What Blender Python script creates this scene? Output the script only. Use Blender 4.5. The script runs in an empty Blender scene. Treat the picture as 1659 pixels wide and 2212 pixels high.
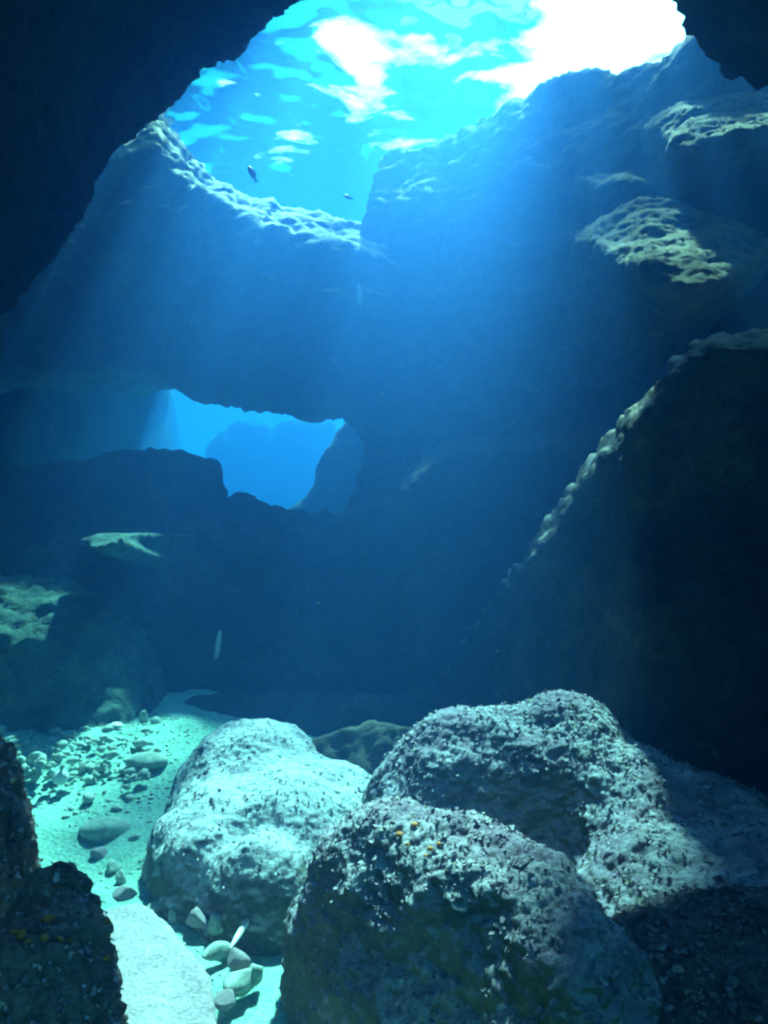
import bpy, bmesh, math, random
import numpy as np
from mathutils import Vector

# ------------------------------------------------------------------ camera, sky, sun, exposure
SC = bpy.context.scene
COL = SC.collection
R = math.radians
CAM_Z, PITCH, FPX = 1.7, R(2.0), 1703.0          # FPX: focal length in pixels of a 1659 x 2212 frame
cam = bpy.data.cameras.new('camera')
cam.sensor_fit = 'VERTICAL'; cam.sensor_height = 24.0
cam.lens = 24.0 * FPX / 2212.0
cam.clip_start = 0.05; cam.clip_end = 400
cam_o = bpy.data.objects.new('camera', cam); COL.objects.link(cam_o)
cam_o.location = (0, 0, CAM_Z); cam_o.rotation_euler = (R(90) + PITCH, 0, 0)
SC.camera = cam_o

SUN_EL, SUN_AZ = R(55), R(9)                      # azimuth measured from straight ahead (+Y) towards +X
world = bpy.data.worlds.new('World'); SC.world = world; world.use_nodes = True
wn = world.node_tree; wn.nodes.clear()
sky = wn.nodes.new('ShaderNodeTexSky'); sky.sky_type = 'NISHITA'; sky.sun_disc = False
sky.sun_elevation = SUN_EL; sky.sun_rotation = SUN_AZ
bg = wn.nodes.new('ShaderNodeBackground'); bg.inputs['Strength'].default_value = 0.05
wo = wn.nodes.new('ShaderNodeOutputWorld')
wn.links.new(sky.outputs[0], bg.inputs[0]); wn.links.new(bg.outputs[0], wo.inputs[0])
sun = bpy.data.lights.new('sun', 'SUN'); sun.energy = 5.0; sun.angle = R(2.5); sun.color = (1.0, 0.96, 0.9)
sun_o = bpy.data.objects.new('sun', sun); COL.objects.link(sun_o)
SD = Vector((math.sin(SUN_AZ) * math.cos(SUN_EL), math.cos(SUN_AZ) * math.cos(SUN_EL), math.sin(SUN_EL)))
sun_o.rotation_euler = SD.to_track_quat('Z', 'Y').to_euler(); sun_o.location = (0, 0, 30)
SC.view_settings.view_transform = 'Standard'; SC.view_settings.look = 'None'
SC.view_settings.gamma = 1.0; SC.view_settings.use_curve_mapping = False
SC.view_settings.exposure = 2.8
cy = SC.cycles
cy.use_denoising = True
cy.max_bounces = 6; cy.diffuse_bounces = 3; cy.glossy_bounces = 3; cy.transmission_bounces = 3
cy.volume_bounces = 1; cy.transparent_max_bounces = 12
cy.filter_width = 2.3
cy.sample_clamp_indirect = 4.0; cy.caustics_reflective = False; cy.caustics_refractive = False

# ------------------------------------------------------------------ helpers
def ray(dx, dy):
    xc, zc = (dx - 829.5) / FPX, (1106 - dy) / FPX
    return np.array((xc, math.cos(PITCH) - zc * math.sin(PITCH), math.sin(PITCH) + zc * math.cos(PITCH)))
def P(dx, dy, Y):
    r = ray(dx, dy)
    return np.array((0, 0, CAM_Z)) + r * (Y / r[1])

def _hash(ix, iy, iz, seed):
    h = (ix.astype(np.int64) * 374761393 + iy.astype(np.int64) * 668265263 + iz.astype(np.int64) * 2147483647 + seed * 1274126177) & 0xFFFFFFFF
    h = ((h ^ (h >> 13)) * 1274126177) & 0xFFFFFFFF
    h = ((h ^ (h >> 16)) * 2246822519) & 0xFFFFFFFF
    return (h ^ (h >> 15)) & 0xFFFFFFFF
def noise3(p, seed=0):
    i = np.floor(p).astype(np.int64); f = p - i
    u = f * f * f * (f * (f * 6 - 15) + 10)
    out = 0
    for cx in (0, 1):
        for cy_ in (0, 1):
            for cz in (0, 1):
                h = _hash(i[:, 0] + cx, i[:, 1] + cy_, i[:, 2] + cz, seed)
                a = (h & 0xFFFF) / 65535.0 * 2 * np.pi; b = (h >> 16) / 65535.0 * 2 - 1
                s = np.sqrt(1 - b * b)
                d = (f[:, 0] - cx) * np.cos(a) * s + (f[:, 1] - cy_) * np.sin(a) * s + (f[:, 2] - cz) * b
                w = (u[:, 0] if cx else 1 - u[:, 0]) * (u[:, 1] if cy_ else 1 - u[:, 1]) * (u[:, 2] if cz else 1 - u[:, 2])
                out = out + d * w
    return out * 1.5
def fbm(p, scale, octs=4, seed=0, gain=0.5, ridged=False):
    p = p / scale; a = 1.0; t = 0; s = 0
    for k in range(octs):
        n = noise3(p, seed + k * 17)
        if ridged: n = 1 - 2 * np.abs(n)
        t = t + a * n; s += a; a *= gain; p = p * 2.03 + 7.3
    return t / s
def worley(p, scale, seed=0):
    """distance to the nearest and second nearest feature point"""
    q = p / scale; i = np.floor(q).astype(np.int64)
    d1 = np.full(len(p), 9.0); d2 = np.full(len(p), 9.0)
    for a in (-1, 0, 1):
        for b in (-1, 0, 1):
            for c in (-1, 0, 1):
                ci = i + np.array((a, b, c))
                h1 = _hash(ci[:, 0], ci[:, 1], ci[:, 2], seed) / 4294967295.0
                h2 = _hash(ci[:, 0], ci[:, 1], ci[:, 2], seed + 5) / 4294967295.0
                h3 = _hash(ci[:, 0], ci[:, 1], ci[:, 2], seed + 11) / 4294967295.0
                d = np.sqrt(((ci + np.stack((h1, h2, h3), 1) - q) ** 2).sum(1))
                n = d < d1
                d2 = np.where(n, d1, np.minimum(d2, d)); d1 = np.where(n, d, d1)
    return d1, d2

def mesh_co(me):
    a = np.empty(len(me.vertices) * 3); me.vertices.foreach_get('co', a); return a.reshape(-1, 3)
def mesh_no(me):
    a = np.empty(len(me.vertices) * 3, dtype=np.float32); me.vertices.foreach_get('normal', a); return a.reshape(-1, 3).astype(float)
def set_co(me, co):
    me.vertices.foreach_set('co', co.astype(np.float32).ravel()); me.update()
def link(name, me, mat=None, parent=None):
    o = bpy.data.objects.new(name, me); COL.objects.link(o)
    if mat is not None and not me.materials: me.materials.append(mat)
    if parent is not None: o.parent = parent
    return o
def tag(o, label=None, cat=None, group=None, kind=None):
    if label: o['label'] = label
    if cat: o['category'] = cat
    if group: o['group'] = group
    if kind: o['kind'] = kind
    return o
def smooth(me):
    me.polygons.foreach_set('use_smooth', np.ones(len(me.polygons), dtype=bool)); me.update()
def raw_mesh(verts, faces, name='m'):
    me = bpy.data.meshes.new(name); me.from_pydata([tuple(map(float, v)) for v in verts], [], faces); me.update(); return me

def loft(sections):
    """closed solid through rings that all have the same number of points"""
    n = len(sections[0]); v = [p for s in sections for p in s]; f = []
    for i in range(len(sections) - 1):
        for j in range(n):
            a, b = i * n + j, i * n + (j + 1) % n
            f.append((a, b, b + n, a + n))
    f.append(tuple(range(n - 1, -1, -1))); f.append(tuple(range((len(sections) - 1) * n, len(sections) * n)))
    return v, f
_ico = None
def ellipsoid(c, r, rot=(0, 0, 0)):
    global _ico
    if _ico is None:
        bm = bmesh.new(); bmesh.ops.create_icosphere(bm, subdivisions=3, radius=1)
        _ico = (np.array([v.co[:] for v in bm.verts]), [tuple(v.index for v in f.verts) for f in bm.faces]); bm.free()
    from mathutils import Euler
    m = np.array(Euler([R(a) for a in rot]).to_matrix())
    return list((_ico[0] * np.array(r)) @ m.T + np.array(c)), _ico[1]
def remesh(pieces, voxel, smooth_it=3, name='rock', smooth_f=0.5):
    v, f = [], []
    for pv, pf in pieces:
        k = len(v); v += list(pv); f += [tuple(i + k for i in q) for q in pf]
    me = raw_mesh(v, f, 'raw')
    bm = bmesh.new(); bm.from_mesh(me)
    bmesh.ops.triangulate(bm, faces=bm.faces[:]); bmesh.ops.recalc_face_normals(bm, faces=bm.faces[:])
    bm.to_mesh(me); bm.free()
    o = bpy.data.objects.new('tmp', me); COL.objects.link(o)
    m = o.modifiers.new('r', 'REMESH'); m.mode = 'VOXEL'; m.voxel_size = voxel
    if smooth_it:
        s = o.modifiers.new('s', 'SMOOTH'); s.factor = smooth_f; s.iterations = smooth_it
    dg = bpy.context.evaluated_depsgraph_get()
    out = bpy.data.meshes.new_from_object(o.evaluated_get(dg)); out.name = name
    bpy.data.objects.remove(o); bpy.data.meshes.remove(me)
    return out
def roughen(me, layers, seed=0):
    """layers: (kind, scale, amplitude); each pushes the surface along its normals"""
    for k, (kind, sc, amp) in enumerate(layers):
        co = mesh_co(me); no = mesh_no(me)
        if kind == 'fbm': d = fbm(co, sc, 4, seed + 31 * k)
        elif kind == 'ridge': d = fbm(co, sc, 4, seed + 31 * k, ridged=True)
        elif kind == 'cell':
            d1, d2 = worley(co, sc, seed + 31 * k); d = np.clip((d2 - d1) * 2.2, 0, 1) - 0.5
        elif kind == 'pit':
            d1, d2 = worley(co, sc, seed + 31 * k); d = -np.clip(1 - d1 * 1.9, 0, 1)
        elif kind == 'crust':                                                # scalloped growth on what faces upwards
            w = np.clip((no[:, 2] - .12 + .55 * fbm(co, .2, 3, seed + 9)) / .35, 0, 1)
            d1, d2 = worley(co + .3 * sc * np.stack([fbm(co, sc * 2, 2, seed + q) for q in (1, 2, 3)], 1), sc, seed + 31 * k)
            d = w * (np.clip(1 - d1, 0, 1) ** .7 * 1.3 - .3 + .5 * fbm(co, sc * .6, 2, seed + 77))
        elif kind == 'strata':
            q = co[:, 2] / sc + 1.2 * fbm(co, sc * 6, 3, seed + 3); t = q - np.floor(q); d = np.where(t < .75, t / .75, (1 - t) / .25) - .5
        set_co(me, co + no * (d * amp)[:, None])
    smooth(me)

# ------------------------------------------------------------------ materials
def new_mat(name):
    m = bpy.data.materials.new(name); m.use_nodes = True; nt = m.node_tree; nt.nodes.clear()
    return m, nt
def rock_mat(name, cols, scale=3.0, rough=0.9, bump=0.5, fine=28.0, top=None, speck=None, top_lo=0.25, top2=None):
    """cols: four base colours mixed by noise; top: colour of upward faces (growth on boulders, painted sunlight on walls); speck: (colour, share)"""
    m, nt = new_mat(name); N, L = nt.nodes.new, nt.links.new
    out = N('ShaderNodeOutputMaterial'); bs = N('ShaderNodeBsdfPrincipled'); L(bs.outputs[0], out.inputs[0])
    bs.inputs['Roughness'].default_value = rough; bs.inputs['Specular IOR Level'].default_value = 0.15
    tc = N('ShaderNodeTexCoord')
    n1 = N('ShaderNodeTexNoise'); n1.inputs['Scale'].default_value = scale; n1.inputs['Detail'].default_value = 8; n1.inputs['Roughness'].default_value = 0.65
    L(tc.outputs['Object'], n1.inputs['Vector'])
    rp = N('ShaderNodeValToRGB'); e = rp.color_ramp.elements
    e[0].position = 0.30; e[0].color = (*cols[0], 1); e[1].position = 0.72; e[1].color = (*cols[3], 1)
    for p, c in ((0.44, cols[1]), (0.57, cols[2])):
        x = rp.color_ramp.elements.new(p); x.color = (*c, 1)
    L(n1.outputs['Fac'], rp.inputs[0]); col = rp.outputs[0]
    n2 = N('ShaderNodeTexNoise'); n2.inputs['Scale'].default_value = fine; n2.inputs['Detail'].default_value = 6; n2.inputs['Roughness'].default_value = 0.7
    L(tc.outputs['Object'], n2.inputs['Vector'])
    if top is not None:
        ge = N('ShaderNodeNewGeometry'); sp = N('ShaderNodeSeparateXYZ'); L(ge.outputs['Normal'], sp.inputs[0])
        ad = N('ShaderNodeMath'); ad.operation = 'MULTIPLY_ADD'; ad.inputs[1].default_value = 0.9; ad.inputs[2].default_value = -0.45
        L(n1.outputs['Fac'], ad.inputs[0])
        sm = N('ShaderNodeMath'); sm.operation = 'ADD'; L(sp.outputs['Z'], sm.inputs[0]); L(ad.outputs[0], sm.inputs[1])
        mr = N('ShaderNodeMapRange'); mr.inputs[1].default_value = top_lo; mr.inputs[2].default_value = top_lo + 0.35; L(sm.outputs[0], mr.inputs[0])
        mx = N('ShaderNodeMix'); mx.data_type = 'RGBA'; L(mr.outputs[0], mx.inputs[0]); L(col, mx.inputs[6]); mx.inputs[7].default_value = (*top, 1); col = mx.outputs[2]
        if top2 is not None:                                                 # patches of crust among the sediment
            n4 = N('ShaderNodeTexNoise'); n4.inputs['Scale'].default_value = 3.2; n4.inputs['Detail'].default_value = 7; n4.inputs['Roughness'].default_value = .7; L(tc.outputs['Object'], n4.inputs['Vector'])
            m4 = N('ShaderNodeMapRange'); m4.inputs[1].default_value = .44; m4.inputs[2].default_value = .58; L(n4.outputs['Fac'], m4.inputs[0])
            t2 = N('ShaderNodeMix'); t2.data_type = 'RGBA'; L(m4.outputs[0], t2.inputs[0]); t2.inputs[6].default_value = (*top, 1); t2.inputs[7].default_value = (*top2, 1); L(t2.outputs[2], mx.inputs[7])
    # fine mottling
    mr2 = N('ShaderNodeMapRange'); mr2.inputs[1].default_value = 0.3; mr2.inputs[2].default_value = 0.7; mr2.inputs[3].default_value = 0.55; mr2.inputs[4].default_value = 1.35
    L(n2.outputs['Fac'], mr2.inputs[0])
    mm = N('ShaderNodeMix'); mm.data_type = 'RGBA'; mm.blend_type = 'MULTIPLY'; mm.inputs[0].default_value = 1.0
    L(col, mm.inputs[6]); L(mr2.outputs[0], mm.inputs[7]); col = mm.outputs[2]
    if speck is not None:
        n3 = N('ShaderNodeTexNoise'); n3.inputs['Scale'].default_value = 14; n3.inputs['Detail'].default_value = 3; L(tc.outputs['Object'], n3.inputs['Vector'])
        m3 = N('ShaderNodeMapRange'); m3.inputs[1].default_value = 1 - speck[1]; m3.inputs[2].default_value = 1 - speck[1] + 0.05; L(n3.outputs['Fac'], m3.inputs[0])
        mx = N('ShaderNodeMix'); mx.data_type = 'RGBA'; L(m3.outputs[0], mx.inputs[0]); L(col, mx.inputs[6]); mx.inputs[7].default_value = (*speck[0], 1); col = mx.outputs[2]
    L(col, bs.inputs['Base Color'])
    bp = N('ShaderNodeBump'); bp.inputs['Strength'].default_value = bump; bp.inputs['Distance'].default_value = 0.05
    L(n2.outputs['Fac'], bp.inputs['Height']); L(bp.outputs[0], bs.inputs['Normal'])
    return m
def attr_mat(name, rough=0.85):
    """colour from the mesh's per-face colour attribute"""
    m, nt = new_mat(name); N, L = nt.nodes.new, nt.links.new
    out = N('ShaderNodeOutputMaterial'); bs = N('ShaderNodeBsdfPrincipled'); L(bs.outputs[0], out.inputs[0])
    bs.inputs['Roughness'].default_value = rough; bs.inputs['Specular IOR Level'].default_value = 0.2
    at = N('ShaderNodeAttribute'); at.attribute_name = 'tint'
    tc = N('ShaderNodeTexCoord'); n = N('ShaderNodeTexNoise'); n.inputs['Scale'].default_value = 60; L(tc.outputs['Object'], n.inputs['Vector'])
    mr = N('ShaderNodeMapRange'); mr.inputs[1].default_value = 0.3; mr.inputs[2].default_value = 0.7; mr.inputs[3].default_value = 0.7; mr.inputs[4].default_value = 1.25; L(n.outputs['Fac'], mr.inputs[0])
    mm = N('ShaderNodeMix'); mm.data_type = 'RGBA'; mm.blend_type = 'MULTIPLY'; mm.inputs[0].default_value = 1
    L(at.outputs['Color'], mm.inputs[6]); L(mr.outputs[0], mm.inputs[7]); L(mm.outputs[2], bs.inputs['Base Color'])
    return m
M = {}
M['wall'] = rock_mat('wall_rock', ((.025, .024, .02), (.055, .05, .042), (.09, .08, .065), (.14, .12, .09)), scale=1.6, fine=14, bump=0.8, top=(.60, .54, .33), top_lo=.42)  # pale top puts sunlight on the upward faces into the colour
M['great_wall'] = rock_mat('great_wall_rock', ((.025, .024, .02), (.055, .05, .042), (.09, .08, .065), (.14, .12, .09)), scale=1.6, fine=14, bump=0.8, top=(.22, .19, .13), top_lo=.45)  # copy of the wall rock, top darkened for a crest without sun
M['dark'] = rock_mat('shaded_rock', ((.02, .02, .017), (.04, .038, .03), (.065, .06, .045), (.10, .09, .065)), scale=1.8, fine=16, bump=0.8)  # darker copy of the wall rock, shade put into its colour
M['rim'] = rock_mat('buttress_rock', ((.02, .02, .017), (.042, .038, .03), (.07, .06, .045), (.11, .09, .065)), scale=1.8, fine=16, bump=0.8, top=(.62, .53, .43), top_lo=.58)  # pale top paints in the sunlit rim of the buttress
M['ledge'] = rock_mat('ledge_rock', ((.05, .05, .035), (.10, .09, .06), (.15, .13, .09), (.20, .17, .12)), scale=7, fine=45, bump=0.9, top=(.34, .30, .19), top_lo=.38)  # top paler than the body: sunlight painted onto the ledges
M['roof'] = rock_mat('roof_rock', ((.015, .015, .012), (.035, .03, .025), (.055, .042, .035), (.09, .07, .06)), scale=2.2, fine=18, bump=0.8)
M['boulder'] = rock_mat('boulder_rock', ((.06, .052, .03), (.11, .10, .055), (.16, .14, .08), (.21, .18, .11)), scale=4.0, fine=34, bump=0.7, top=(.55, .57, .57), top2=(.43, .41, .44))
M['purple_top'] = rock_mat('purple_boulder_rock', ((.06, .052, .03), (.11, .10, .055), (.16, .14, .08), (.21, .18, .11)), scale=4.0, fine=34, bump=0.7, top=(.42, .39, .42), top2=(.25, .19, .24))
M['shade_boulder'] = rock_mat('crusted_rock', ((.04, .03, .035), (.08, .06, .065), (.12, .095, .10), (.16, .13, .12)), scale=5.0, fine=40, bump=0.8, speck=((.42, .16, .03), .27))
M['purple'] = rock_mat('purple_rock', ((.14, .09, .09), (.24, .16, .15), (.34, .24, .21), (.44, .33, .26)), scale=6.0, fine=40, bump=0.8, speck=((.5, .2, .04), .27))
M['sand'] = rock_mat('sand', ((.22, .42, .33), (.31, .55, .44), (.37, .62, .50), (.43, .68, .56)), scale=3.5, fine=55, bump=0.8)
M['bank'] = rock_mat('rubble', ((.035, .06, .045), (.06, .10, .075), (.09, .15, .115), (.13, .2, .16)), scale=4, fine=25, bump=0.8)
M['slab'] = rock_mat('slab_rock', ((.30, .24, .25), (.37, .30, .31), (.43, .36, .37), (.48, .42, .42)), scale=6, fine=60, bump=0.6)
M['pebble'] = rock_mat('pebble_stone', ((.20, .25, .21), (.30, .36, .30), (.40, .47, .40), (.54, .59, .52)), scale=2.3, fine=30, bump=0.3)
M['white_stone'] = rock_mat('white_stone', ((.72, .71, .69), (.76, .75, .73), (.80, .79, .77), (.84, .83, .81)), scale=4, fine=40, bump=0.2)
M['algae'] = attr_mat('algae_crust')

SURF = 8.2
# sea surface seen from below: mirrors below the critical angle, clear above it
m, nt = new_mat('sea_surface'); N, L = nt.nodes.new, nt.links.new
out = N('ShaderNodeOutputMaterial'); tr = N('ShaderNodeBsdfTransparent'); gl = N('ShaderNodeBsdfGlossy'); gl.inputs['Roughness'].default_value = 0.02
fr = N('ShaderNodeFresnel'); fr.inputs['IOR'].default_value = 1.33
mx = N('ShaderNodeMixShader'); L(fr.outputs[0], mx.inputs[0]); L(tr.outputs[0], mx.inputs[1]); L(gl.outputs[0], mx.inputs[2]); L(mx.outputs[0], out.inputs[0])
tc = N('ShaderNodeTexCoord'); mp = N('ShaderNodeMapping'); mp.inputs['Scale'].default_value = (.55, .8, 1); mp.inputs['Location'].default_value = (2.45, 3.0, 0); L(tc.outputs['Object'], mp.inputs[0])
nz = N('ShaderNodeTexNoise'); nz.inputs['Scale'].default_value = 1.1; nz.inputs['Detail'].default_value = 5; nz.inputs['Roughness'].default_value = .55; nz.inputs['Distortion'].default_value = .25; L(mp.outputs[0], nz.inputs['Vector'])
glare_fac = N('ShaderNodeMapRange'); glare_fac.inputs[1].default_value = .52; glare_fac.inputs[2].default_value = .60; glare_fac.inputs[4].default_value = .75; L(nz.outputs['Fac'], glare_fac.inputs[0])
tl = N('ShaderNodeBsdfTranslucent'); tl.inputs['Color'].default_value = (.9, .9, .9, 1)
# white translucent patches stand in for sun glare, widest around this point
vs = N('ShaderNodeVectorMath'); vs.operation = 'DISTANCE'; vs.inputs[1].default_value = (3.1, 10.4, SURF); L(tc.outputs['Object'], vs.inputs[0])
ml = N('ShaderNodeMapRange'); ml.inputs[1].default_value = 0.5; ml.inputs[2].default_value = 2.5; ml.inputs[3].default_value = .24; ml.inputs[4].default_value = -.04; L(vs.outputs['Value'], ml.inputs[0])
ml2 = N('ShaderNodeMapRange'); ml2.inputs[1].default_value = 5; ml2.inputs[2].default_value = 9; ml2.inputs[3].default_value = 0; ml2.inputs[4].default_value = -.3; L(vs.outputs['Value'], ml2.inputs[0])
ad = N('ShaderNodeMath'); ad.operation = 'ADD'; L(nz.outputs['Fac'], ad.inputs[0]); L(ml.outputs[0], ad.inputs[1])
ad2 = N('ShaderNodeMath'); ad2.operation = 'ADD'; L(ad.outputs[0], ad2.inputs[0]); L(ml2.outputs[0], ad2.inputs[1]); L(ad2.outputs[0], glare_fac.inputs[0])
m2 = N('ShaderNodeMixShader'); L(glare_fac.outputs[0], m2.inputs[0]); L(mx.outputs[0], m2.inputs[1]); L(tl.outputs[0], m2.inputs[2]); L(m2.outputs[0], out.inputs[0])
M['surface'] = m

# ------------------------------------------------------------------ water: body, surface, bed
SURF = 8.2
XW, Y0, Y1 = 45.0, -14.0, 75.0
bm = bmesh.new(); bmesh.ops.create_cube(bm, size=1)
for v in bm.verts:
    v.co = (v.co.x * 2 * XW, (Y0 + Y1) / 2 + v.co.y * (Y1 - Y0), (-3.8 + SURF + 0.6) / 2 + v.co.z * (SURF + 4.4))
me = bpy.data.meshes.new('haze'); bm.to_mesh(me); bm.free()
m, nt = new_mat('sea_water'); N, L = nt.nodes.new, nt.links.new
out = N('ShaderNodeOutputMaterial'); pv = N('ShaderNodeVolumePrincipled'); L(pv.outputs[0], out.inputs['Volume'])
SIG_S = np.array((.0035, .0145, .041)); SIG_A = np.array((.135, .038, .020)); DENS = 0.3
pv.inputs['Density'].default_value = DENS
alb = SIG_S / DENS; ac = (1 - SIG_A / (DENS * (1 - alb))) ** 2
pv.inputs['Color'].default_value = (*alb, 1); pv.inputs['Absorption Color'].default_value = (*ac, 1)
pv.inputs['Anisotropy'].default_value = 0.72
tag(link('haze', me, m), 'clear blue sea water filling the cave and the open sea', 'water', kind='stuff')

def grid(xs, ys, zfun):
    X, Y = np.meshgrid(xs, ys); p = np.stack((X.ravel(), Y.ravel(), np.zeros(X.size)), 1); p[:, 2] = zfun(p)
    nx, ny = len(xs), len(ys); f = []
    i = np.arange(nx * ny).reshape(ny, nx)
    f = np.stack((i[:-1, :-1].ravel(), i[:-1, 1:].ravel(), i[1:, 1:].ravel(), i[1:, :-1].ravel()), 1)
    me = bpy.data.meshes.new('grid'); me.from_pydata(p.tolist(), [], f.tolist()); me.update(); smooth(me); return me
def spread(lo, a, b, hi, step, n_out):
    inner = np.arange(a, b + 1e-6, step)
    t = np.linspace(0, 1, n_out + 1)[1:] ** 2
    return np.concatenate(((a - (a - lo) * t)[::-1], inner, b + (hi - b) * t))
def wave(p):
    q = p.copy(); q[:, 1] *= 0.8
    return SURF + 0.22 * fbm(q, 2.6, 3, 5) + 0.075 * fbm(q, 0.7, 3, 9)
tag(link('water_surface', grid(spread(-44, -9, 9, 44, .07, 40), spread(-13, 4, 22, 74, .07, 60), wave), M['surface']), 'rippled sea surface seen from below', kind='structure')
def floor_z(p):
    x, y = p[:, 0], p[:, 1]
    z = 0.05 * np.clip(y - 3.5, 0, 8) + .26 * np.clip((y - 3.9) / 1.7, 0, 1) * np.clip((-x - .2) / 1.4, 0, 1) + 0.10 * fbm(p, 1.3, 4, 21) + 0.03 * fbm(p, .25, 3, 22)
    out_ = np.clip((y - 13) / 10, 0, 1); z = z - 1.6 * out_
    far = np.clip((np.abs(x) - 8) / 10, 0, 1); return z - 0.8 * far
tag(link('sea_floor', grid(spread(-44, -4.2, 3.5, 44, .035, 30), spread(-13, 1.2, 10, 74, .035, 40), floor_z), M['sand']), 'pale sandy seabed', kind='structure')

# ------------------------------------------------------------------ cave roof over the camera
lip = [(-700, 1000, 3.2), (-300, 830, 4.4), (0, 690, 7.6), (90, 560, 8.0), (160, 450, 8.1), (215, 350, 8.5), (330, 235, 9.2), (430, 132, 9.0), (560, 60, 8.1),
       (622, 0, 7.3), (720, -50, 5.9), (880, -80, 4.6), (1150, -110, 4.6), (1400, -110, 4.8), (1505, -10, 5.2), (1535, 70, 5.7), (1600, 142, 5.8),
       (1690, 150, 5.7), (1900, 230, 5.2), (2500, 600, 4.4)]
secs = []
for dx, dy, Y in lip:
    p = P(dx, dy, Y); x, y, z = p
    secs.append([(x, y, z), (x * 1.02, y + .25, z + .35), (x * 1.1, y + .2, z + 1.6), (x * 1.1, y - 1.2, z + 2.6), (x * 1.1, -1.0, z + 2.2), (x * 1.05, -1.4, z + .9),
                 (x * .95, -.9, z * .85 + .3), (x * .85, 0.5, max(z * .78, 2.3)), (x * .95, y * .62, max(z * .9, 2.2))])
me = remesh([loft(secs), ellipsoid((2.7, 6.65, 7.85), (1.6, 1.25, .95))], 0.055, 4, 'cave_roof')  # ellipsoid: unseen lump added above the frame to shade the right foreground
roughen(me, [('fbm', 1.2, .16), ('ridge', .5, .09), ('cell', .16, .05), ('ridge', .14, .045), ('fbm', .06, .03)], 100)
co = mesh_co(me); co[:, 2] = np.where(co[:, 2] > 8.2, 8.2 + (co[:, 2] - 8.2) * .12, co[:, 2]); set_co(me, co)
tag(link('cave_roof', me, M['roof']), 'dark overhanging cave roof framing the light above', kind='structure')

# ------------------------------------------------------------------ rock bridge joining the side wall
#   column: x, y of front top edge, y of crest, y of underside, Y of the front, depth of the block
cols = [(-900, 500, 450, 830, 6.5, 3.5), (-400, 450, 400, 815, 8.0, 3.2), (0, 430, 390, 795, 9.6, 3.0), (200, 370, 320, 788, 9.9, 2.8), (330, 330, 235, 782, 9.9, 2.6), (368, 370, 285, 808, 9.9, 2.5),
        (412, 400, 340, 848, 9.8, 2.4), (450, 425, 380, 842, 9.7, 2.3), (520, 470, 428, 851, 9.6, 2.2), (600, 505, 462, 862, 9.5, 2.1), (645, 515, 470, 874, 9.5, 2.0), (700, 522, 478, 871, 9.4, 2.0), (742, 530, 482, 873, 9.4, 1.9), (775, 540, 492, 915, 9.4, 1.8), (850, 560, 520, 1010, 9.6, 1.6)]
secs = []
for dx, yt, yc, yb, Y, dep in cols:
    if dx > 430: yt += 18
    a, c, b = P(dx, yt, Y), P(dx, yc, Y + .9), P(dx, yb, Y + .25)
    m1 = P(dx, yt * .65 + yb * .35, Y - .12); m2 = P(dx, yt * .25 + yb * .75, Y + .02)
    bk = np.array((0, dep, 0))
    secs.append([a, m1, m2, b, b + bk * .9 + (0, 0, .25), (c[0], c[1] + dep * .7, b[2] + .8), (c[0], c[1] + dep * .45, c[2] - .5), c])
me = remesh([loft(secs)], 0.06, 6, 'rock_bridge')
roughen(me, [('fbm', 1.1, .22), ('ridge', .5, .12), ('ridge', .17, .05), ('fbm', .08, .04)], 200)
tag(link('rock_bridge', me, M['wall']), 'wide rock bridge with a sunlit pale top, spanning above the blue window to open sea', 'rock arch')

# side wall below the bridge on the far left, closing the cave there
secs = []
for (x, y, zt) in ((-6.5, -3, 6), (-3.4, 0, 4.5), (-3.0, 2.5, 3.6), (-3.3, 4.6, 4.4), (-4.2, 6.2, 5), (-5.6, 7.6, 5), (-7.5, 9, 5)):
    secs.append([(x, y, -1.2), (x + .15, y, .8), (x, y, 2.2), (x - .2, y, zt), (x - 3, y + .3, zt + 1), (x - 3, y + .3, -1.2)])
me = remesh([loft(secs)], 0.07, 4, 'cave_wall')
roughen(me, [('fbm', 1.2, .22), ('ridge', .5, .1), ('cell', .2, .04), ('fbm', .09, .03)], 300)
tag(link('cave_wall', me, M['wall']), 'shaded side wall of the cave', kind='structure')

# ------------------------------------------------------------------ great wall facing the camera
#   column: x of base, then (x,y) of foot, waist, brow, crest ; Y
W = [((700, 1190), (765, 1030), (785, 800), (806, 500), (812, 350), 9.7),
     ((760, 1200), (810, 1030), (830, 800), (850, 480), (850, 322), 9.8),
     ((850, 1230), (930, 1030), (950, 800), (950, 460), (950, 297), 9.6),
     ((1000, 1260), (1060, 1030), (1070, 800), (1070, 430), (1060, 262), 9.2),
     ((1150, 1300), (1190, 1050), (1200, 800), (1190, 380), (1160, 212), 8.7),
     ((1330, 1340), (1340, 1060), (1340, 800), (1310, 360), (1290, 168), 8.1),
     ((1500, 1400), (1500, 1080), (1490, 800), (1450, 380), (1430, 160), 7.5),
     ((1700, 1450), (1680, 1100), (1660, 800), (1600, 400), (1520, 95), 6.9),
     ((2000, 1500), (1950, 1100), (1900, 800), (1850, 380), (1750, 40), 6.3),
     ((2600, 1500), (2600, 1100), (2600, 800), (2500, 300), (2400, -100), 5.4)]
secs = []
for i, (b, w_, br, tp, cr, Y) in enumerate(W):
    pts = [P(*b, Y - .5), P(*w_, Y - .15), P(*br, Y - .1), P(*tp, Y + .15), P(*cr, Y + 1.0)]
    pts[0][2] = -1.0
    c = pts[4]; n = np.array((.45, 1, 0)) * 2.2
    secs.append(pts + [c + n * .55 - (0, 0, .6), c + n + np.array((0, 0, -3)), (c + n) * (1, 1, 0) + (0, 0, -1)])
shelf = []
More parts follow.
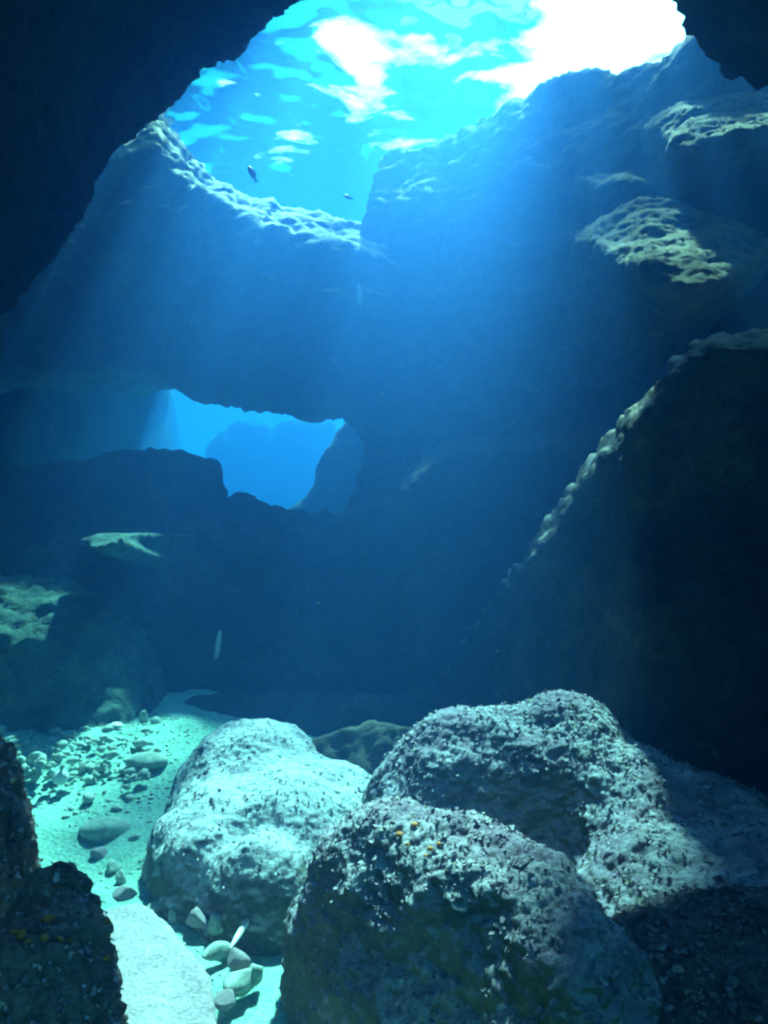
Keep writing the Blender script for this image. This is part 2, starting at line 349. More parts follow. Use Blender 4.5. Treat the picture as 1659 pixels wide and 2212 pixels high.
def wedge(cols, y_back, drop):
    out = []
    for (dx, lo_y, up_y, yl, yu) in cols:
        lo, up = P(dx, lo_y, yl), P(dx, up_y, yu)
        out.append([lo, lo * .45 + up * .55 + (0, 0, -.03), up, (up[0] + .3, y_back + .6, up[2]), (lo[0] + .2, y_back + .6, lo[2] - drop), (lo[0] + .05, yl + .35, lo[2] - drop * .3)])
    return loft(out)
shelf = [wedge([(1235, 512, 500, 7.5, 7.6), (1290, 532, 475, 6.4, 7.2), (1345, 565, 445, 5.8, 7.0), (1400, 580, 430, 5.45, 6.9), (1450, 615, 440, 5.3, 6.8), (1500, 622, 455, 5.2, 6.8), (1560, 608, 470, 5.35, 6.8), (1620, 588, 490, 5.8, 6.8), (1690, 545, 510, 6.5, 6.9), (1760, 530, 520, 6.9, 7.0)], 7.6, .25),
         wedge([(1400, 270, 262, 7.7, 7.8), (1450, 300, 235, 7.0, 7.6), (1495, 328, 205, 6.6, 7.5), (1540, 305, 210, 6.6, 7.4), (1600, 290, 205, 6.4, 7.2), (1670, 270, 200, 6.4, 7.0), (1800, 270, 210, 6.4, 6.9)], 7.8, .2),
         wedge([(1250, 395, 390, 8.1, 8.2), (1290, 396, 378, 7.4, 7.8), (1340, 398, 370, 7.2, 7.7), (1390, 402, 378, 7.3, 7.7), (1430, 405, 398, 7.7, 7.8)], 8.2, .3)]
me = remesh([loft(secs)], 0.06, 7, 'rock_wall')
roughen(me, [('fbm', 1.3, .28), ('ridge', .55, .12), ('ridge', .2, .05), ('fbm', .09, .04)], 400)
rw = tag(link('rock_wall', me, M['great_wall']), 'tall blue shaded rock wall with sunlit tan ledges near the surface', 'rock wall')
for k, pc in enumerate(shelf):
    me = remesh([pc], .035, 9, 'ledge'); roughen(me, [('fbm', .6, .09), ('fbm', .18, .05), ('ridge', .09, .03), ('fbm', .04, .015)], 450 + k)
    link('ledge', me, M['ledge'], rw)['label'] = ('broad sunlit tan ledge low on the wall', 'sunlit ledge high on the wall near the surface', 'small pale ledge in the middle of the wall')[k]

# ------------------------------------------------------------------ dark buttress on the right
def buttress(cols, label, seed, mat):
    secs = []
    for b, t, Y in cols:
        base = P(*b, Y - .7); base[2] = -.8; mid = (P(*b, Y - .3) + P(*t, Y)) / 2; top = P(*t, Y); top2 = P(t[0], t[1] + 40, Y - .4)
        secs.append([base, mid, top2, top, top + (.35, .8, -.25), top + (.5, 1.2, -1.2), np.array((top[0] + .5, top[1] + 1.6, -.8))])
    me = remesh([loft(secs)], 0.05, 6, 'rock_buttress')
    roughen(me, [('fbm', .9, .08), ('ridge', .35, .05), ('cell', .14, .04), ('fbm', .07, .025)], seed)
    tag(link('rock_buttress', me, mat), label, 'rock')
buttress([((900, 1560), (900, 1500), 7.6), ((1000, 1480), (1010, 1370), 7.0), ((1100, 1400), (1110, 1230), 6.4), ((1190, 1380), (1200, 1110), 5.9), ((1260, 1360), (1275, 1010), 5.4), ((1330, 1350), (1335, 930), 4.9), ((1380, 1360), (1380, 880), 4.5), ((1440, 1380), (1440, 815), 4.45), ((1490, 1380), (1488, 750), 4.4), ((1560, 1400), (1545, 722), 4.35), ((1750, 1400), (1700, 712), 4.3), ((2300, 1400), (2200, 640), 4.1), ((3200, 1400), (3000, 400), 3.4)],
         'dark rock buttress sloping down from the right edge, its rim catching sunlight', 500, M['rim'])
buttress([((690, 1180), (720, 1110), 8.2), ((800, 1230), (800, 1078), 8.0), ((880, 1260), (865, 1045), 7.5), ((920, 1260), (905, 995), 7.3), ((980, 1280), (955, 955), 7.5), ((1120, 1300), (1100, 935), 7.9), ((1300, 1330), (1300, 915), 7.4), ((1500, 1330), (1500, 900), 7.0)],
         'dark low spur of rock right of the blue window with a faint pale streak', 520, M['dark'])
# pillar closing the cave at the right edge of the frame
pts = []
secs = []
for (z, x, y, r) in ((-1, 3.1, 2.2, 1.2), (1, 3.0, 2.3, 1.1), (2.4, 3.1, 2.8, .95), (3.3, 2.98, 3.6, .85), (4.2, 3.25, 4.0, .9), (5.4, 3.9, 3.8, 1.2), (7, 4.4, 3.5, 1.5)):
    secs.append([(x + r * math.cos(a) * 1.1, y + r * math.sin(a) * 1.2, z) for a in np.linspace(0, 2 * math.pi, 13)[:-1]])
me = remesh([loft(secs)], 0.05, 4, 'rock_pillar')
roughen(me, [('fbm', .9, .16), ('ridge', .4, .08), ('cell', .16, .04), ('fbm', .07, .02)], 600)
tag(link('rock_pillar', me, M['roof']), 'black rock pillar at the right edge under the roof', 'rock')

# ------------------------------------------------------------------ sill rocks in the blue window
def boulder(name, pieces, voxel, layers, seed, mat, label, it=6):
    if voxel < .02:                                                          # near rocks: round the big form first, then refine
        me = remesh(pieces, .035, it, name); me = remesh([(list(mesh_co(me)), [tuple(p.vertices) for p in me.polygons])], voxel, 8, name)
    else: me = remesh(pieces, voxel, it, name)
    roughen(me, layers, seed)
    return tag(link(name, me, mat), label, 'rock' if name != 'boulder' else 'boulder')
far_l = [('fbm', .9, .16), ('ridge', .4, .08), ('cell', .2, .05)]
def lump(outline, Y, depth, base_z=-1.0):
    """a solid whose upper outline follows the points, with a sloping front and back"""
    secs = []
    for dx, dy in outline:
        t = P(dx, dy, Y); secs.append([(t[0], t[1] - depth * .55, base_z), (t[0], t[1] - depth * .3, t[2] * .6 + base_z * .4), (t[0], t[1] - depth * .06, t[2] - .06), t, (t[0], t[1] + depth * .3, t[2] - .35), (t[0], t[1] + depth * .6, base_z)])
    return loft(secs)
secs = []
for (dx, Y, ov) in ((-500, 9.5, 2.2), (0, 11, 2.2), (130, 12.5, 2.0), (220, 15, 1.4), (290, 19, .8), (340, 26, .3), (375, 38, .2), (392, 55, .2)):  # ov: overhang added behind the bridge to darken the passage water
    a = P(dx, 1100, Y)
    secs.append([(a[0], a[1], -2), (a[0] + .2, a[1], 3), (a[0] + .4, a[1], 4.6), (a[0] + ov, a[1], 5.5), (a[0] + ov, a[1], 7.2), (a[0] - 5, a[1] + 1, 7.4), (a[0] - 5, a[1] + 1, -2)])
me = remesh([loft(secs)], 0.12, 3, 'passage_wall')
roughen(me, [('fbm', 2.5, .3), ('fbm', .8, .06)], 350)
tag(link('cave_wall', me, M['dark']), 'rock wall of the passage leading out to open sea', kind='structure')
boulder('rock_slope', [lump([(-900, 1190), (-300, 1190), (60, 1180), (250, 1160), (420, 1130), (600, 1120), (760, 1140), (950, 1200), (1150, 1260)], 8.6, 4.4)], .06,
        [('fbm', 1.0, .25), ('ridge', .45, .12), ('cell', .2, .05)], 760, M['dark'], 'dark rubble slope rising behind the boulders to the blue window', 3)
boulder('shade_rock', [lump([(260, 1640), (310, 1560), (370, 1510), (440, 1490), (540, 1485), (620, 1490), (700, 1490), (780, 1488), (900, 1485), (1050, 1490), (1200, 1500)], 6.4, 1.4, -.4)], .05, [('fbm', .6, .12), ('cell', .15, .03)], 750, M['dark'], 'low dark rock added as shade behind the sunlit boulders', 3)  # dark rock put in where the bed only lies in shade
boulder('shade_rock', [lump([(600, 1680), (650, 1600), (700, 1570), (760, 1556), (830, 1552), (900, 1560), (980, 1600)], 5.5, 1.0, -.4)], .04, [('fbm', .5, .10), ('cell', .12, .03)], 755, M['dark'], 'low dark rock added as shade in the gap between the two sunlit boulders', 3)  # covers a lit strip of bed with dark colour in place of shade
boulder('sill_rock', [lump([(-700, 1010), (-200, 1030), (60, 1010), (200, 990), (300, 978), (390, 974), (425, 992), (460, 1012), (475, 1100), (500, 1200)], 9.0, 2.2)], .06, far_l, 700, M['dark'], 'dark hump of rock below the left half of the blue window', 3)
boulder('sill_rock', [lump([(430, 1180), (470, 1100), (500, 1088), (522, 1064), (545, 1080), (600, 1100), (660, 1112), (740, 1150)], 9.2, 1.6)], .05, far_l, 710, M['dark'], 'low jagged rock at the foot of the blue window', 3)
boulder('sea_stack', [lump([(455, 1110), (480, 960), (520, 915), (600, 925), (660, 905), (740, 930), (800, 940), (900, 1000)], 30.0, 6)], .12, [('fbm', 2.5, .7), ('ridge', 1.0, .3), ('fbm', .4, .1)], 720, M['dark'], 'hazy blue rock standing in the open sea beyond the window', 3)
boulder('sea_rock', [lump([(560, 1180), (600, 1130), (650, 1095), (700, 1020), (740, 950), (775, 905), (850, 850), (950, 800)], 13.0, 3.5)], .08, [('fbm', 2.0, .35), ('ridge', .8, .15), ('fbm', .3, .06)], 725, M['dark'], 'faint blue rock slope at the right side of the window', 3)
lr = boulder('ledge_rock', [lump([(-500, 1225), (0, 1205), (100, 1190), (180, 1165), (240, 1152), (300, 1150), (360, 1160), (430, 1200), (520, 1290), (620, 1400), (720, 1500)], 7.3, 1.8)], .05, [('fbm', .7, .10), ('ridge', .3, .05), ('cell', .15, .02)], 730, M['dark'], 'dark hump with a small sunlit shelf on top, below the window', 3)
me = remesh([wedge([(170, 1172, 1165, 6.4, 6.6), (190, 1178, 1157, 5.95, 6.3), (215, 1183, 1153, 5.85, 6.2), (240, 1172, 1151, 5.9, 6.2), (262, 1162, 1150, 6.0, 6.2), (272, 1162, 1154, 6.3, 6.4)], 7.0, .3)], .03, 4, 'shelf'); roughen(me, [('fbm', .3, .02), ('fbm', .08, .01)], 735)
link('shelf', me, M['bank'], lr)['label'] = 'sunlit shelf catching a sliver of light'
secs = []
for (x, zt) in ((-5.5, 1.5), (-3.6, 1.35), (-2.8, 1.28), (-2.3, 1.12), (-2.05, .75), (-1.8, .3), (-1.5, .1)):
    secs.append([(x, 5.35, -.5), (x, 5.55, min(.34, zt)), (x, 5.9, .34 + (zt - .34) * .7), (x, 6.25, zt), (x, 6.9, zt + .1), (x, 7.4, -.5)])
boulder('rubble_bank', [loft(secs)], .04, [('fbm', .7, .10), ('fbm', .22, .07), ('cell', .12, .035)], 740, M['bank'], 'rubbly bank along the left side with one sunlit turquoise patch', 3)

# ------------------------------------------------------------------ foreground boulders
soft_l = [('fbm', .55, .08), ('fbm', .2, .03), ('crust', .04, .007), ('crust', .02, .004), ('fbm', .03, .003)]
rough_l = [('fbm', .3, .05), ('ridge', .11, .022), ('cell', .05, .016), ('fbm', .025, .008)]
near_l = [('fbm', .55, .09), ('fbm', .18, .04), ('crust', .045, .013), ('crust', .022, .007), ('fbm', .03, .005)]
E = lambda dx, dy, Y, rx, ry, rz, rot=(0, 0, 0): ellipsoid(P(dx, dy, Y) - np.array((0, 0, rz)), (rx, ry, rz), rot)
bA = boulder('boulder', [E(540, 1545, 4.75, .55, .8, .9), E(480, 1680, 4.15, .45, .5, .7), E(610, 1650, 4.2, .5, .6, .8), E(440, 1770, 3.85, .34, .34, .8), E(570, 1790, 3.6, .32, .32, .8), E(720, 1650, 4.5, .5, .7, .8)],
             .011, soft_l, 800, M['boulder'], 'rounded pale sunlit boulder beside the pebbly sand, left of the central ridge', 40)
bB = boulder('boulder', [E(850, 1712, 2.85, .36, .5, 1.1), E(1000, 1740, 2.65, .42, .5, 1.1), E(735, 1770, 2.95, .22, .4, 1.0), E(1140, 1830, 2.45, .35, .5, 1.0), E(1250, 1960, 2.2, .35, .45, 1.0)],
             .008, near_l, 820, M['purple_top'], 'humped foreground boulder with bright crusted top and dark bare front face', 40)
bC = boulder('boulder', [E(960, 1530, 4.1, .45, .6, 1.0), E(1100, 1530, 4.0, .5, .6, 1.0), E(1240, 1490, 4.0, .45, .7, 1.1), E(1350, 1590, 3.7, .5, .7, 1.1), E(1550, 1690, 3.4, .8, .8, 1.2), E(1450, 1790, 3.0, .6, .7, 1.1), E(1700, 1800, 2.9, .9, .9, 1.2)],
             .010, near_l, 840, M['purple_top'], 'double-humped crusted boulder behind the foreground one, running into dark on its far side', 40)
bF = boulder('boulder', [E(1660, 1950, 2.4, .8, .8, 1.2), E(1430, 2000, 2.3, .5, .6, 1.0)],
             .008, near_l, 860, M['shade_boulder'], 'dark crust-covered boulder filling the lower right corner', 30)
bD = boulder('boulder', [E(110, 1865, 1.75, .16, .3, 1.0), E(60, 1990, 1.55, .2, .3, .9), E(170, 1930, 1.65, .10, .2, .9)],
             .007, rough_l, 880, M['purple'], 'dark purple boulder with orange sponges in the lower left corner', 8)
bE = boulder('boulder', [E(-60, 1570, 2.4, .17, .35, 1.0), E(-20, 1700, 2.25, .13, .3, 1.0)],
             .009, rough_l, 900, M['purple'], 'brownish boulder at the left edge beside the pale sand', 8)

# leafy crust of algae: thousands of small cupped plates standing off each boulder
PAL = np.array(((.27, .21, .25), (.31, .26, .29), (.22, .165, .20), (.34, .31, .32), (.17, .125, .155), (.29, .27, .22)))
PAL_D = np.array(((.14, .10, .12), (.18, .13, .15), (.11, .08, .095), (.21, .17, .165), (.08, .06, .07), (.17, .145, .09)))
def fast_mesh(name, verts, tris):
    me = bpy.data.meshes.new(name); n = len(tris)
    me.vertices.add(len(verts)); me.vertices.foreach_set('co', verts.astype(np.float32).ravel())
    me.loops.add(3 * n); me.loops.foreach_set('vertex_index', tris.astype(np.int32).ravel())
    me.polygons.add(n); me.polygons.foreach_set('loop_start', np.arange(0, 3 * n, 3, dtype=np.int32))
    me.update(calc_edges=True); return me
def crust(boulder_o, n, size, seed, pal, nz_min=0.1, bare=0.0):
    me = boulder_o.data; rng = np.random.default_rng(seed)
    co = mesh_co(me); no = mesh_no(me); nv = len(co)
    pick = rng.integers(0, nv, n * 5)
    p, q = co[pick] + rng.normal(size=(n * 5, 3)) * size * .5, no[pick]
    v = p - np.array((0, 0, CAM_Z))
    keep = ((v * q).sum(1) < .25) & (v[:, 1] > .6)                           # growth that the far side hides is left out
    p, q = p[keep], q[keep]
    clump = fbm(p, .20, 3, seed + 3); edge = fbm(p, .16, 3, seed)
    keep = (q[:, 2] > nz_min + .5 * edge) & (clump > bare - .25 + rng.random(len(p)) * .2)
    p, q, clump = p[keep][:n], q[keep][:n], clump[keep][:n]; n = len(p)
    r = size * (.5 + 1.1 * rng.random(n) ** 2)
    nn = .8 * q + .26 * rng.normal(size=(n, 3)) + np.array((0, -.05, .3)); nn /= np.linalg.norm(nn, axis=1)[:, None]
    t = np.cross(nn, rng.normal(size=(n, 3))); t /= np.linalg.norm(t, axis=1)[:, None]; b = np.cross(nn, t)
    K = 9; verts = np.empty((n, K + 1, 3)); c0 = p + q * (r * (.05 + .3 * rng.random(n)))[:, None]
    verts[:, 0] = c0 - nn * (r * .12)[:, None]; ph, ph2 = rng.random((2, n)) * 6.28; lob = rng.integers(2, 4, n)
    for k in range(K):
        a = 2 * np.pi * k / K; rr = r * (.85 + .32 * np.cos(lob * a + ph) + .18 * rng.normal(size=n)); h = r * (.05 + .28 * np.sin(2 * a + ph2) + .12 * rng.normal(size=n))
        verts[:, k + 1] = c0 + (t * np.cos(a) + b * np.sin(a)) * rr[:, None] + nn * h[:, None]
    base = (np.arange(n) * (K + 1))[:, None]
    f = np.concatenate([np.concatenate((base, base + 1 + k, base + 1 + (k + 1) % K), 1) for k in range(K)], 0)
    m2 = fast_mesh('algae_crust', verts.reshape(-1, 3), f)
    w = np.clip(rng.normal(2.2 + 2.5 * clump, 1.4, n), 0, len(pal) - 1.01); i = rng.integers(0, len(pal), n)
    colr = pal[np.where(rng.random(n) < .6, w.astype(int), i)] * (.8 + .4 * rng.random((n, 1)))
    at = m2.attributes.new('tint', 'FLOAT_COLOR', 'FACE')
    c4 = np.ones((len(f), 4), dtype=np.float32); c4[:, :3] = np.tile(colr, (K, 1)); at.data.foreach_set('color', c4.ravel())
    smooth(m2)
    return tag(link('algae_crust', m2, M['algae'], boulder_o), kind='stuff')
crust(bA, 2500, .008, 11, PAL, .35, .05)
crust(bB, 7000, .0085, 12, PAL, .45, -.1)
crust(bC, 8000, .011, 13, PAL, .40, -.1)
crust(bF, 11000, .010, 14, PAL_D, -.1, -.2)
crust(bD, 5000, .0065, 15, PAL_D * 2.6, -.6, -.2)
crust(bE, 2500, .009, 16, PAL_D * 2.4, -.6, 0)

# ------------------------------------------------------------------ things lying on the bed
def bed(x, y): return float(floor_z(np.array([[x, y, 0.0]]))[0])
def on_bed(dx, dy):
    r = ray(dx, dy); t = CAM_Z / -r[2] * .9
    for _ in range(5):
        x, y = r[0] * t, r[1] * t; z = bed(x, y); t = (CAM_Z - z) / -r[2]
    return np.array((r[0] * t, r[1] * t, z))
def stone_mesh(seed, squash=(1, 1, .6), angular=0.0, sub=3):
    bm = bmesh.new(); bmesh.ops.create_icosphere(bm, subdivisions=sub, radius=1)
    co = np.array([v.co[:] for v in bm.verts])
    rng = np.random.default_rng(seed)
    if angular:
        for k in range(9):
            d = rng.normal(size=3); d /= np.linalg.norm(d); lim = .55 + .3 * rng.random(); h = co @ d
            co = co - np.maximum(h - lim, 0)[:, None] * d * angular
    co = co * (1 + .22 * fbm(co + seed, 1.1, 3, seed))[:, None] * np.array(squash)
    for v, c in zip(bm.verts, co): v.co = c
    me = bpy.data.meshes.new('stone'); bm.to_mesh(me); bm.free(); smooth(me); return me
rng = np.random.default_rng(5)
peb = [stone_mesh(40 + k, (1, .7 + .06 * k, .5 + .05 * k), .95, 2) for k in range(6)]
for me in peb: me.materials.append(M['pebble'])
cnt = 0
while cnt < 290:
    if rng.random() < .8: dx, dy = rng.uniform(-10, 345), 1545 + 140 * rng.random() ** 1.2
    else: dx, dy = rng.uniform(40, 330), rng.uniform(1600, 1900)
    p = on_bed(dx, dy); s = .016 + .045 * rng.random() ** 3
    o = link('pebble', peb[rng.integers(6)]); o.location = p + np.array((0, 0, -s * .05)); o.scale = (s, s, s)
    o.rotation_euler = (rng.normal() * .3, rng.normal() * .3, rng.random() * 6.28)
    near = dy > 1690
    tag(o, 'pebble lying apart on the smooth sand nearer the purple boulder' if near else 'pebble in the dense pebble bed at the far edge of the sand', 'pebble', 'loose pebbles on the smooth sand' if near else 'pebbles of the far pebble bed'); cnt += 1

n = 6000; gx = rng.uniform(-2.9, -.5, n); gy = rng.uniform(3.0, 6.3, n); gp = np.stack((gx, gy, np.zeros(n)), 1)
keep = fbm(gp, .45, 3, 91) + rng.normal(size=n) * .12 + .25 * (gy > 4.6) > .05; gp = gp[keep]; n = len(gp); gp[:, 2] = floor_z(gp)
ico = np.array([(math.cos(a) * math.cos(e), math.sin(a) * math.cos(e), math.sin(e)) for e, a in ((-.5, 0), (-.5, 2.1), (-.5, 4.2), (.35, 1), (.35, 3.1), (.35, 5.2), (1.5708, 0))])
gf = np.array(((0, 1, 3), (1, 4, 3), (1, 2, 4), (2, 5, 4), (2, 0, 5), (0, 3, 5), (3, 4, 6), (4, 5, 6), (5, 3, 6)))
gs = .004 + .014 * rng.random(n) ** 3; th = rng.random(n) * 6.28
gv = ico[None] * (gs[:, None, None] * (1 + .35 * rng.normal(size=(n, 7, 3)) * .6)) * np.array((1.2, .9, .7))
gv = np.stack((gv[..., 0] * np.cos(th)[:, None] - gv[..., 1] * np.sin(th)[:, None], gv[..., 0] * np.sin(th)[:, None] + gv[..., 1] * np.cos(th)[:, None], gv[..., 2]), -1) + gp[:, None]
tag(link('gravel', fast_mesh('gravel', gv.reshape(-1, 3), (gf[None] + 7 * np.arange(n)[:, None, None]).reshape(-1, 3)), M['pebble']), 'fine pale gravel strewn over the sand', kind='stuff')
def stone(name, dx, dy, size, seed, mat, label, squash=(1, 1, .6), rot=(0, 0, 0), angular=.8, lift=.3, cat='stone'):
    me = stone_mesh(seed, squash, angular); o = link(name, me, mat); p = on_bed(dx, dy)
    o.location = p + np.array((0, 0, size * squash[2] * lift)); o.scale = (size,) * 3; o.rotation_euler = [R(a) for a in rot]
    return tag(o, label, cat)
stone('stone', 131, 1692, .045, 61, M['white_stone'], 'bright white egg-shaped stone alone on the smooth sand', (1, .85, .95), (0, 20, 0), .2, .7)
stone('stone', 250, 1572, .05, 62, M['white_stone'], 'small pale stone at the dark far edge of the pebbles', (1, .8, .7), (0, 0, 30))
stone('stone', 230, 1800, .15, 63, M['pebble'], 'half-buried grey stone in the sand above the purple boulder', (1, .7, .45), (0, 0, 20), .3)
stone('stone', 320, 1650, .17, 64, M['pebble'], 'flat sandy stone leaning beside the rounded pale boulder', (1, .6, .35), (0, 10, 60), .3)
stone('stone', 75, 1640, .06, 65, M['pebble'], 'larger grey stone among the pebbles by the left edge', (1, .8, .6), (0, 0, 10))
stone('stone', 22, 1650, .055, 66, M['pebble'], 'grey stone touching the brownish boulder at the left edge', (1, .8, .7), (0, 0, 50))
stone('stone', 310, 1560, .06, 67, M['pebble'], 'upright pointed stone in the shade behind the pebbles', (.7, .5, 1), (0, 10, 0), .8, .5)

# pale slab and broken stones at the foot of the boulders
out_px = [(215, 1960), (300, 1945), (372, 1990), (412, 2050), (455, 2110), (470, 2200), (500, 2330), (300, 2420), (225, 2330), (232, 2100)]
top = []
for dx, dy in out_px:
    r = ray(dx, dy); t = (CAM_Z - .13) / -r[2]; top.append(np.array((r[0] * t, r[1] * t, .13)))
top = np.array(top); c = top.mean(0)
me = remesh([loft([[*(c + (top - c) * 1.05 - (0, 0, .25))], [*(c + (top - c) * 1.03 - (0, 0, .05))], [*(top)]])], .014, 4, 'stone_slab')
roughen(me, [('fbm', .5, .03), ('fbm', .12, .012), ('fbm', .03, .004)], 930)
tag(link('stone_slab', me, M['slab']), 'flat greyish slab of rock between the purple boulder and the central boulders', 'slab')
sh = [(270, 1935, .07, (1, .6, .5), 'pale blocky stone at the upper end of the flat slab'), (335, 1962, .05, (1, .7, .6), 'small pale stone on the upper rim of the flat slab'),
      (378, 1985, .05, (.8, .7, .8), 'squarish pale stone at the bend of the slab rim'), (425, 2020, .075, (1, .6, .7), 'bright angular stone between slab and shaded boulder face'),
      (480, 2030, .07, (1, .8, .7), 'bright rubble stone tucked below the shaded boulder face'), (470, 2088, .07, (1.2, .5, .5), 'oblong pale stone lying across the slab corner'),
      (515, 2110, .06, (.9, .8, .8), 'pale stone carrying the slanting stick-like stone'), (520, 2160, .09, (.8, .8, .6), 'flat-topped lilac stone near the bottom edge'),
      (555, 2140, .05, (.7, .7, .9), 'pale stone at the outer edge of the rubble heap'), (490, 2195, .06, (1, .7, .6), 'pale stone at the bottom edge beside the slab'),
      (245, 1880, .06, (1, .7, .6), 'light stone wedged behind the top of the purple boulder'), (262, 1905, .05, (.6, .6, 1), 'upright pale stone behind the purple boulder'), (215, 1850, .05, (1, .8, .7), 'pale stone on the sand just above the purple boulder')]
for k, (dx, dy, s, sq, lab) in enumerate(sh):
    o = stone('stone', dx, dy, s, 70 + k, M['pebble'] if k % 3 else M['slab'], lab, sq, (k * 7 % 20, -k * 5 % 17, k * 47 % 180), .95, .35)
    if 380 < dx < 600: o.location.z += .05
a, b = on_bed(500, 2100) + (0, 0, .10), on_bed(545, 2035) + (0, 0, .13)
d = Vector(b - a); ln = d.length
me = stone_mesh(90, (ln * .55, .014, .012), .3); o = link('stick_stone', me, M['white_stone']); o.location = Vector((a + b) / 2); o.rotation_euler = d.to_track_quat('X', 'Z').to_euler()
tag(o, 'thin pale stick-like stone slanting up from the rubble', 'stone')

# ------------------------------------------------------------------ orange sponges, as parts of the boulders they grow on
m, nt = new_mat('orange_sponge'); N, L = nt.nodes.new, nt.links.new
o_ = N('ShaderNodeOutputMaterial'); bs = N('ShaderNodeBsdfPrincipled'); L(bs.outputs[0], o_.inputs[0]); bs.inputs['Roughness'].default_value = .8
tc = N('ShaderNodeTexCoord'); nz = N('ShaderNodeTexNoise'); nz.inputs['Scale'].default_value = 6; L(tc.outputs['Object'], nz.inputs['Vector'])
rp = N('ShaderNodeValToRGB'); rp.color_ramp.elements[0].color = (.40, .11, .015, 1); rp.color_ramp.elements[1].color = (.60, .24, .03, 1); L(nz.outputs['Fac'], rp.inputs[0]); L(rp.outputs[0], bs.inputs['Base Color'])
M['sponge'] = m
spm = [stone_mesh(95 + k, (1, .7, .35), 0, 2) for k in range(3)]
for me in spm: me.materials.append(M['sponge'])
from mathutils.bvhtree import BVHTree
def sponges(bo, spots):
    me = bo.data; tree = BVHTree.FromPolygons([v.co for v in me.vertices], [p.vertices for p in me.polygons])
    for k, (dx, dy, s) in enumerate(spots):
        r = Vector(ray(dx, dy)).normalized(); h = tree.ray_cast(Vector((0, 0, CAM_Z)), r)
        if h[0] is None: continue
        o = link('sponge', spm[k % 3], None, bo); o.location = h[0] + h[1] * s * .6; o.scale = (s, s, s)
        o.rotation_euler = h[1].to_track_quat('Z', 'Y').to_euler()
sponges(bB, [(866, 1806, .016), (895, 1785, .014), (930, 1835, .011), (950, 1825, .010), (920, 1850, .008), (880, 1825, .009)])
sponges(bD, [(103, 1988, .013), (52, 2020, .012), (92, 2030, .011), (125, 2035, .011), (225, 2070, .010), (228, 1995, .009), (30, 2015, .008), (150, 2035, .008), (60, 2035, .007)])

# ------------------------------------------------------------------ pale stones standing in for sunlit slivers of rock, fish, drifting specks
def gleam(ob, dx, dy, w, h, lean, label):
    me = ob.data; tree = BVHTree.FromPolygons([v.co for v in me.vertices], [p.vertices for p in me.polygons])
    r = Vector(ray(dx, dy)).normalized(); hit = tree.ray_cast(Vector((0, 0, CAM_Z)), r)
    if hit[0] is None: return
    k = hit[0].y / FPX; o = link('pale_gleam', stone_mesh(int(dx), (w * k, .05, h * k), .4), M['white_stone'], ob)
    o.location = hit[0] + Vector((0, .01, 0)); o.rotation_euler = (0, R(lean), 0); o['label'] = label
gleam(lr, 469, 1405, 7, 52, 7, 'white stone set in for an upright sunlit vein')
gleam(bpy.data.objects['rock_bridge'], 776, 640, 7, 30, -4, 'white stone set in for a sunlit vein at the end of the bridge')

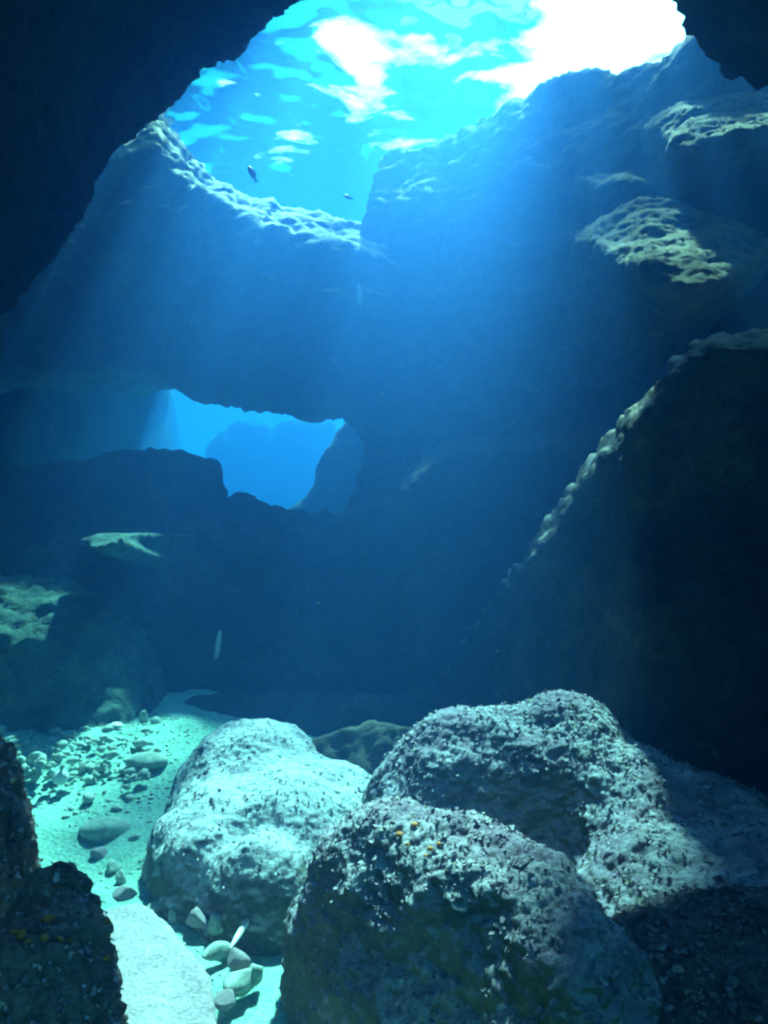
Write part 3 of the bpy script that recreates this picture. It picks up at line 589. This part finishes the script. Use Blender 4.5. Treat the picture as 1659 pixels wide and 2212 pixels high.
fm_, nt = new_mat('fish_skin'); N, L = nt.nodes.new, nt.links.new
o_ = N('ShaderNodeOutputMaterial'); bs = N('ShaderNodeBsdfPrincipled'); L(bs.outputs[0], o_.inputs[0]); bs.inputs['Roughness'].default_value = .45
tc = N('ShaderNodeTexCoord'); nz = N('ShaderNodeTexNoise'); nz.inputs['Scale'].default_value = 30; L(tc.outputs['Object'], nz.inputs['Vector'])
rp = N('ShaderNodeValToRGB'); rp.color_ramp.elements[0].color = (.02, .022, .03, 1); rp.color_ramp.elements[1].color = (.06, .065, .07, 1); L(nz.outputs['Fac'], rp.inputs[0]); L(rp.outputs[0], bs.inputs['Base Color'])
def fish(dx, dy, Y, length, rot, label):
    root = bpy.data.objects.new('fish', None); COL.objects.link(root); root.location = P(dx, dy, Y); root.rotation_euler = [R(a) for a in rot]; root.scale = (length,) * 3
    tag(root, label, 'fish', 'dark fish above the rock bridge')
    secs = []
    for t, hh, ww in ((-.5, .02, .012), (-.46, .07, .04), (-.36, .13, .075), (-.2, .18, .10), (0, .19, .10), (.2, .13, .07), (.34, .06, .03), (.42, .04, .018)):
        secs.append([(t, ww * math.cos(a), hh * math.sin(a)) for a in np.linspace(0, 2 * math.pi, 13)[:-1]])
    v, f = loft(secs); b = link('body', raw_mesh(v, f, 'body'), fm_, root); smooth(b.data)
    def fin(name, pts, th):
        n = len(pts); v = [(x, th, z) for x, z in pts] + [(x, -th, z) for x, z in pts]
        f = [tuple(range(n)), tuple(range(2 * n - 1, n - 1, -1))] + [(i, i + n, (i + 1) % n + n, (i + 1) % n) for i in range(n)]
        link(name, raw_mesh(v, f, name), fm_, root)
    fin('tail_fin', [(.38, .04), (.56, .19), (.62, .20), (.53, 0), (.62, -.20), (.56, -.19), (.38, -.04)], .008)
    fin('dorsal_fin', [(-.22, .16), (-.1, .25), (.12, .22), (.26, .14), (.2, .10), (0, .16)], .008)
    fin('anal_fin', [(.05, -.16), (.16, -.23), (.28, -.15), (.22, -.08)], .008)
fish(545, 375, 7.6, .16, (0, 62, 20), 'dark fish hanging nose-up over the left half of the bright bridge top')
fish(752, 426, 7.8, .11, (0, 5, 35), 'tiny dark fish near the notch between bridge and wall')
dm = stone_mesh(3, (1, 1, 1), 0, 1); dm.materials.append(M['white_stone'])
spk = [(688, 1302, 1.9, .0032), (722, 778, 2.4, .0016), (835, 985, 2.6, .0014), (1074, 1407, 2.2, .0018), (1075, 1500, 2.4, .0013), (825, 852, 2.6, .0014), (1295, 1080, 2.0, .0012), (640, 1320, 2.5, .0013), (1160, 1110, 2.5, .0013), (600, 1250, 2.5, .0013)]
for k, (dx, dy, Y, s_) in enumerate(spk):
    o = link('drifting_speck', dm); o.location = P(dx, dy, Y); o.scale = (s_, s_, s_)
    tag(o, 'bright white speck in the dark water, bigger than the other drifting specks' if k == 0 else 'tiny pale speck drifting in the open water', 'particle', 'specks drifting in the water')
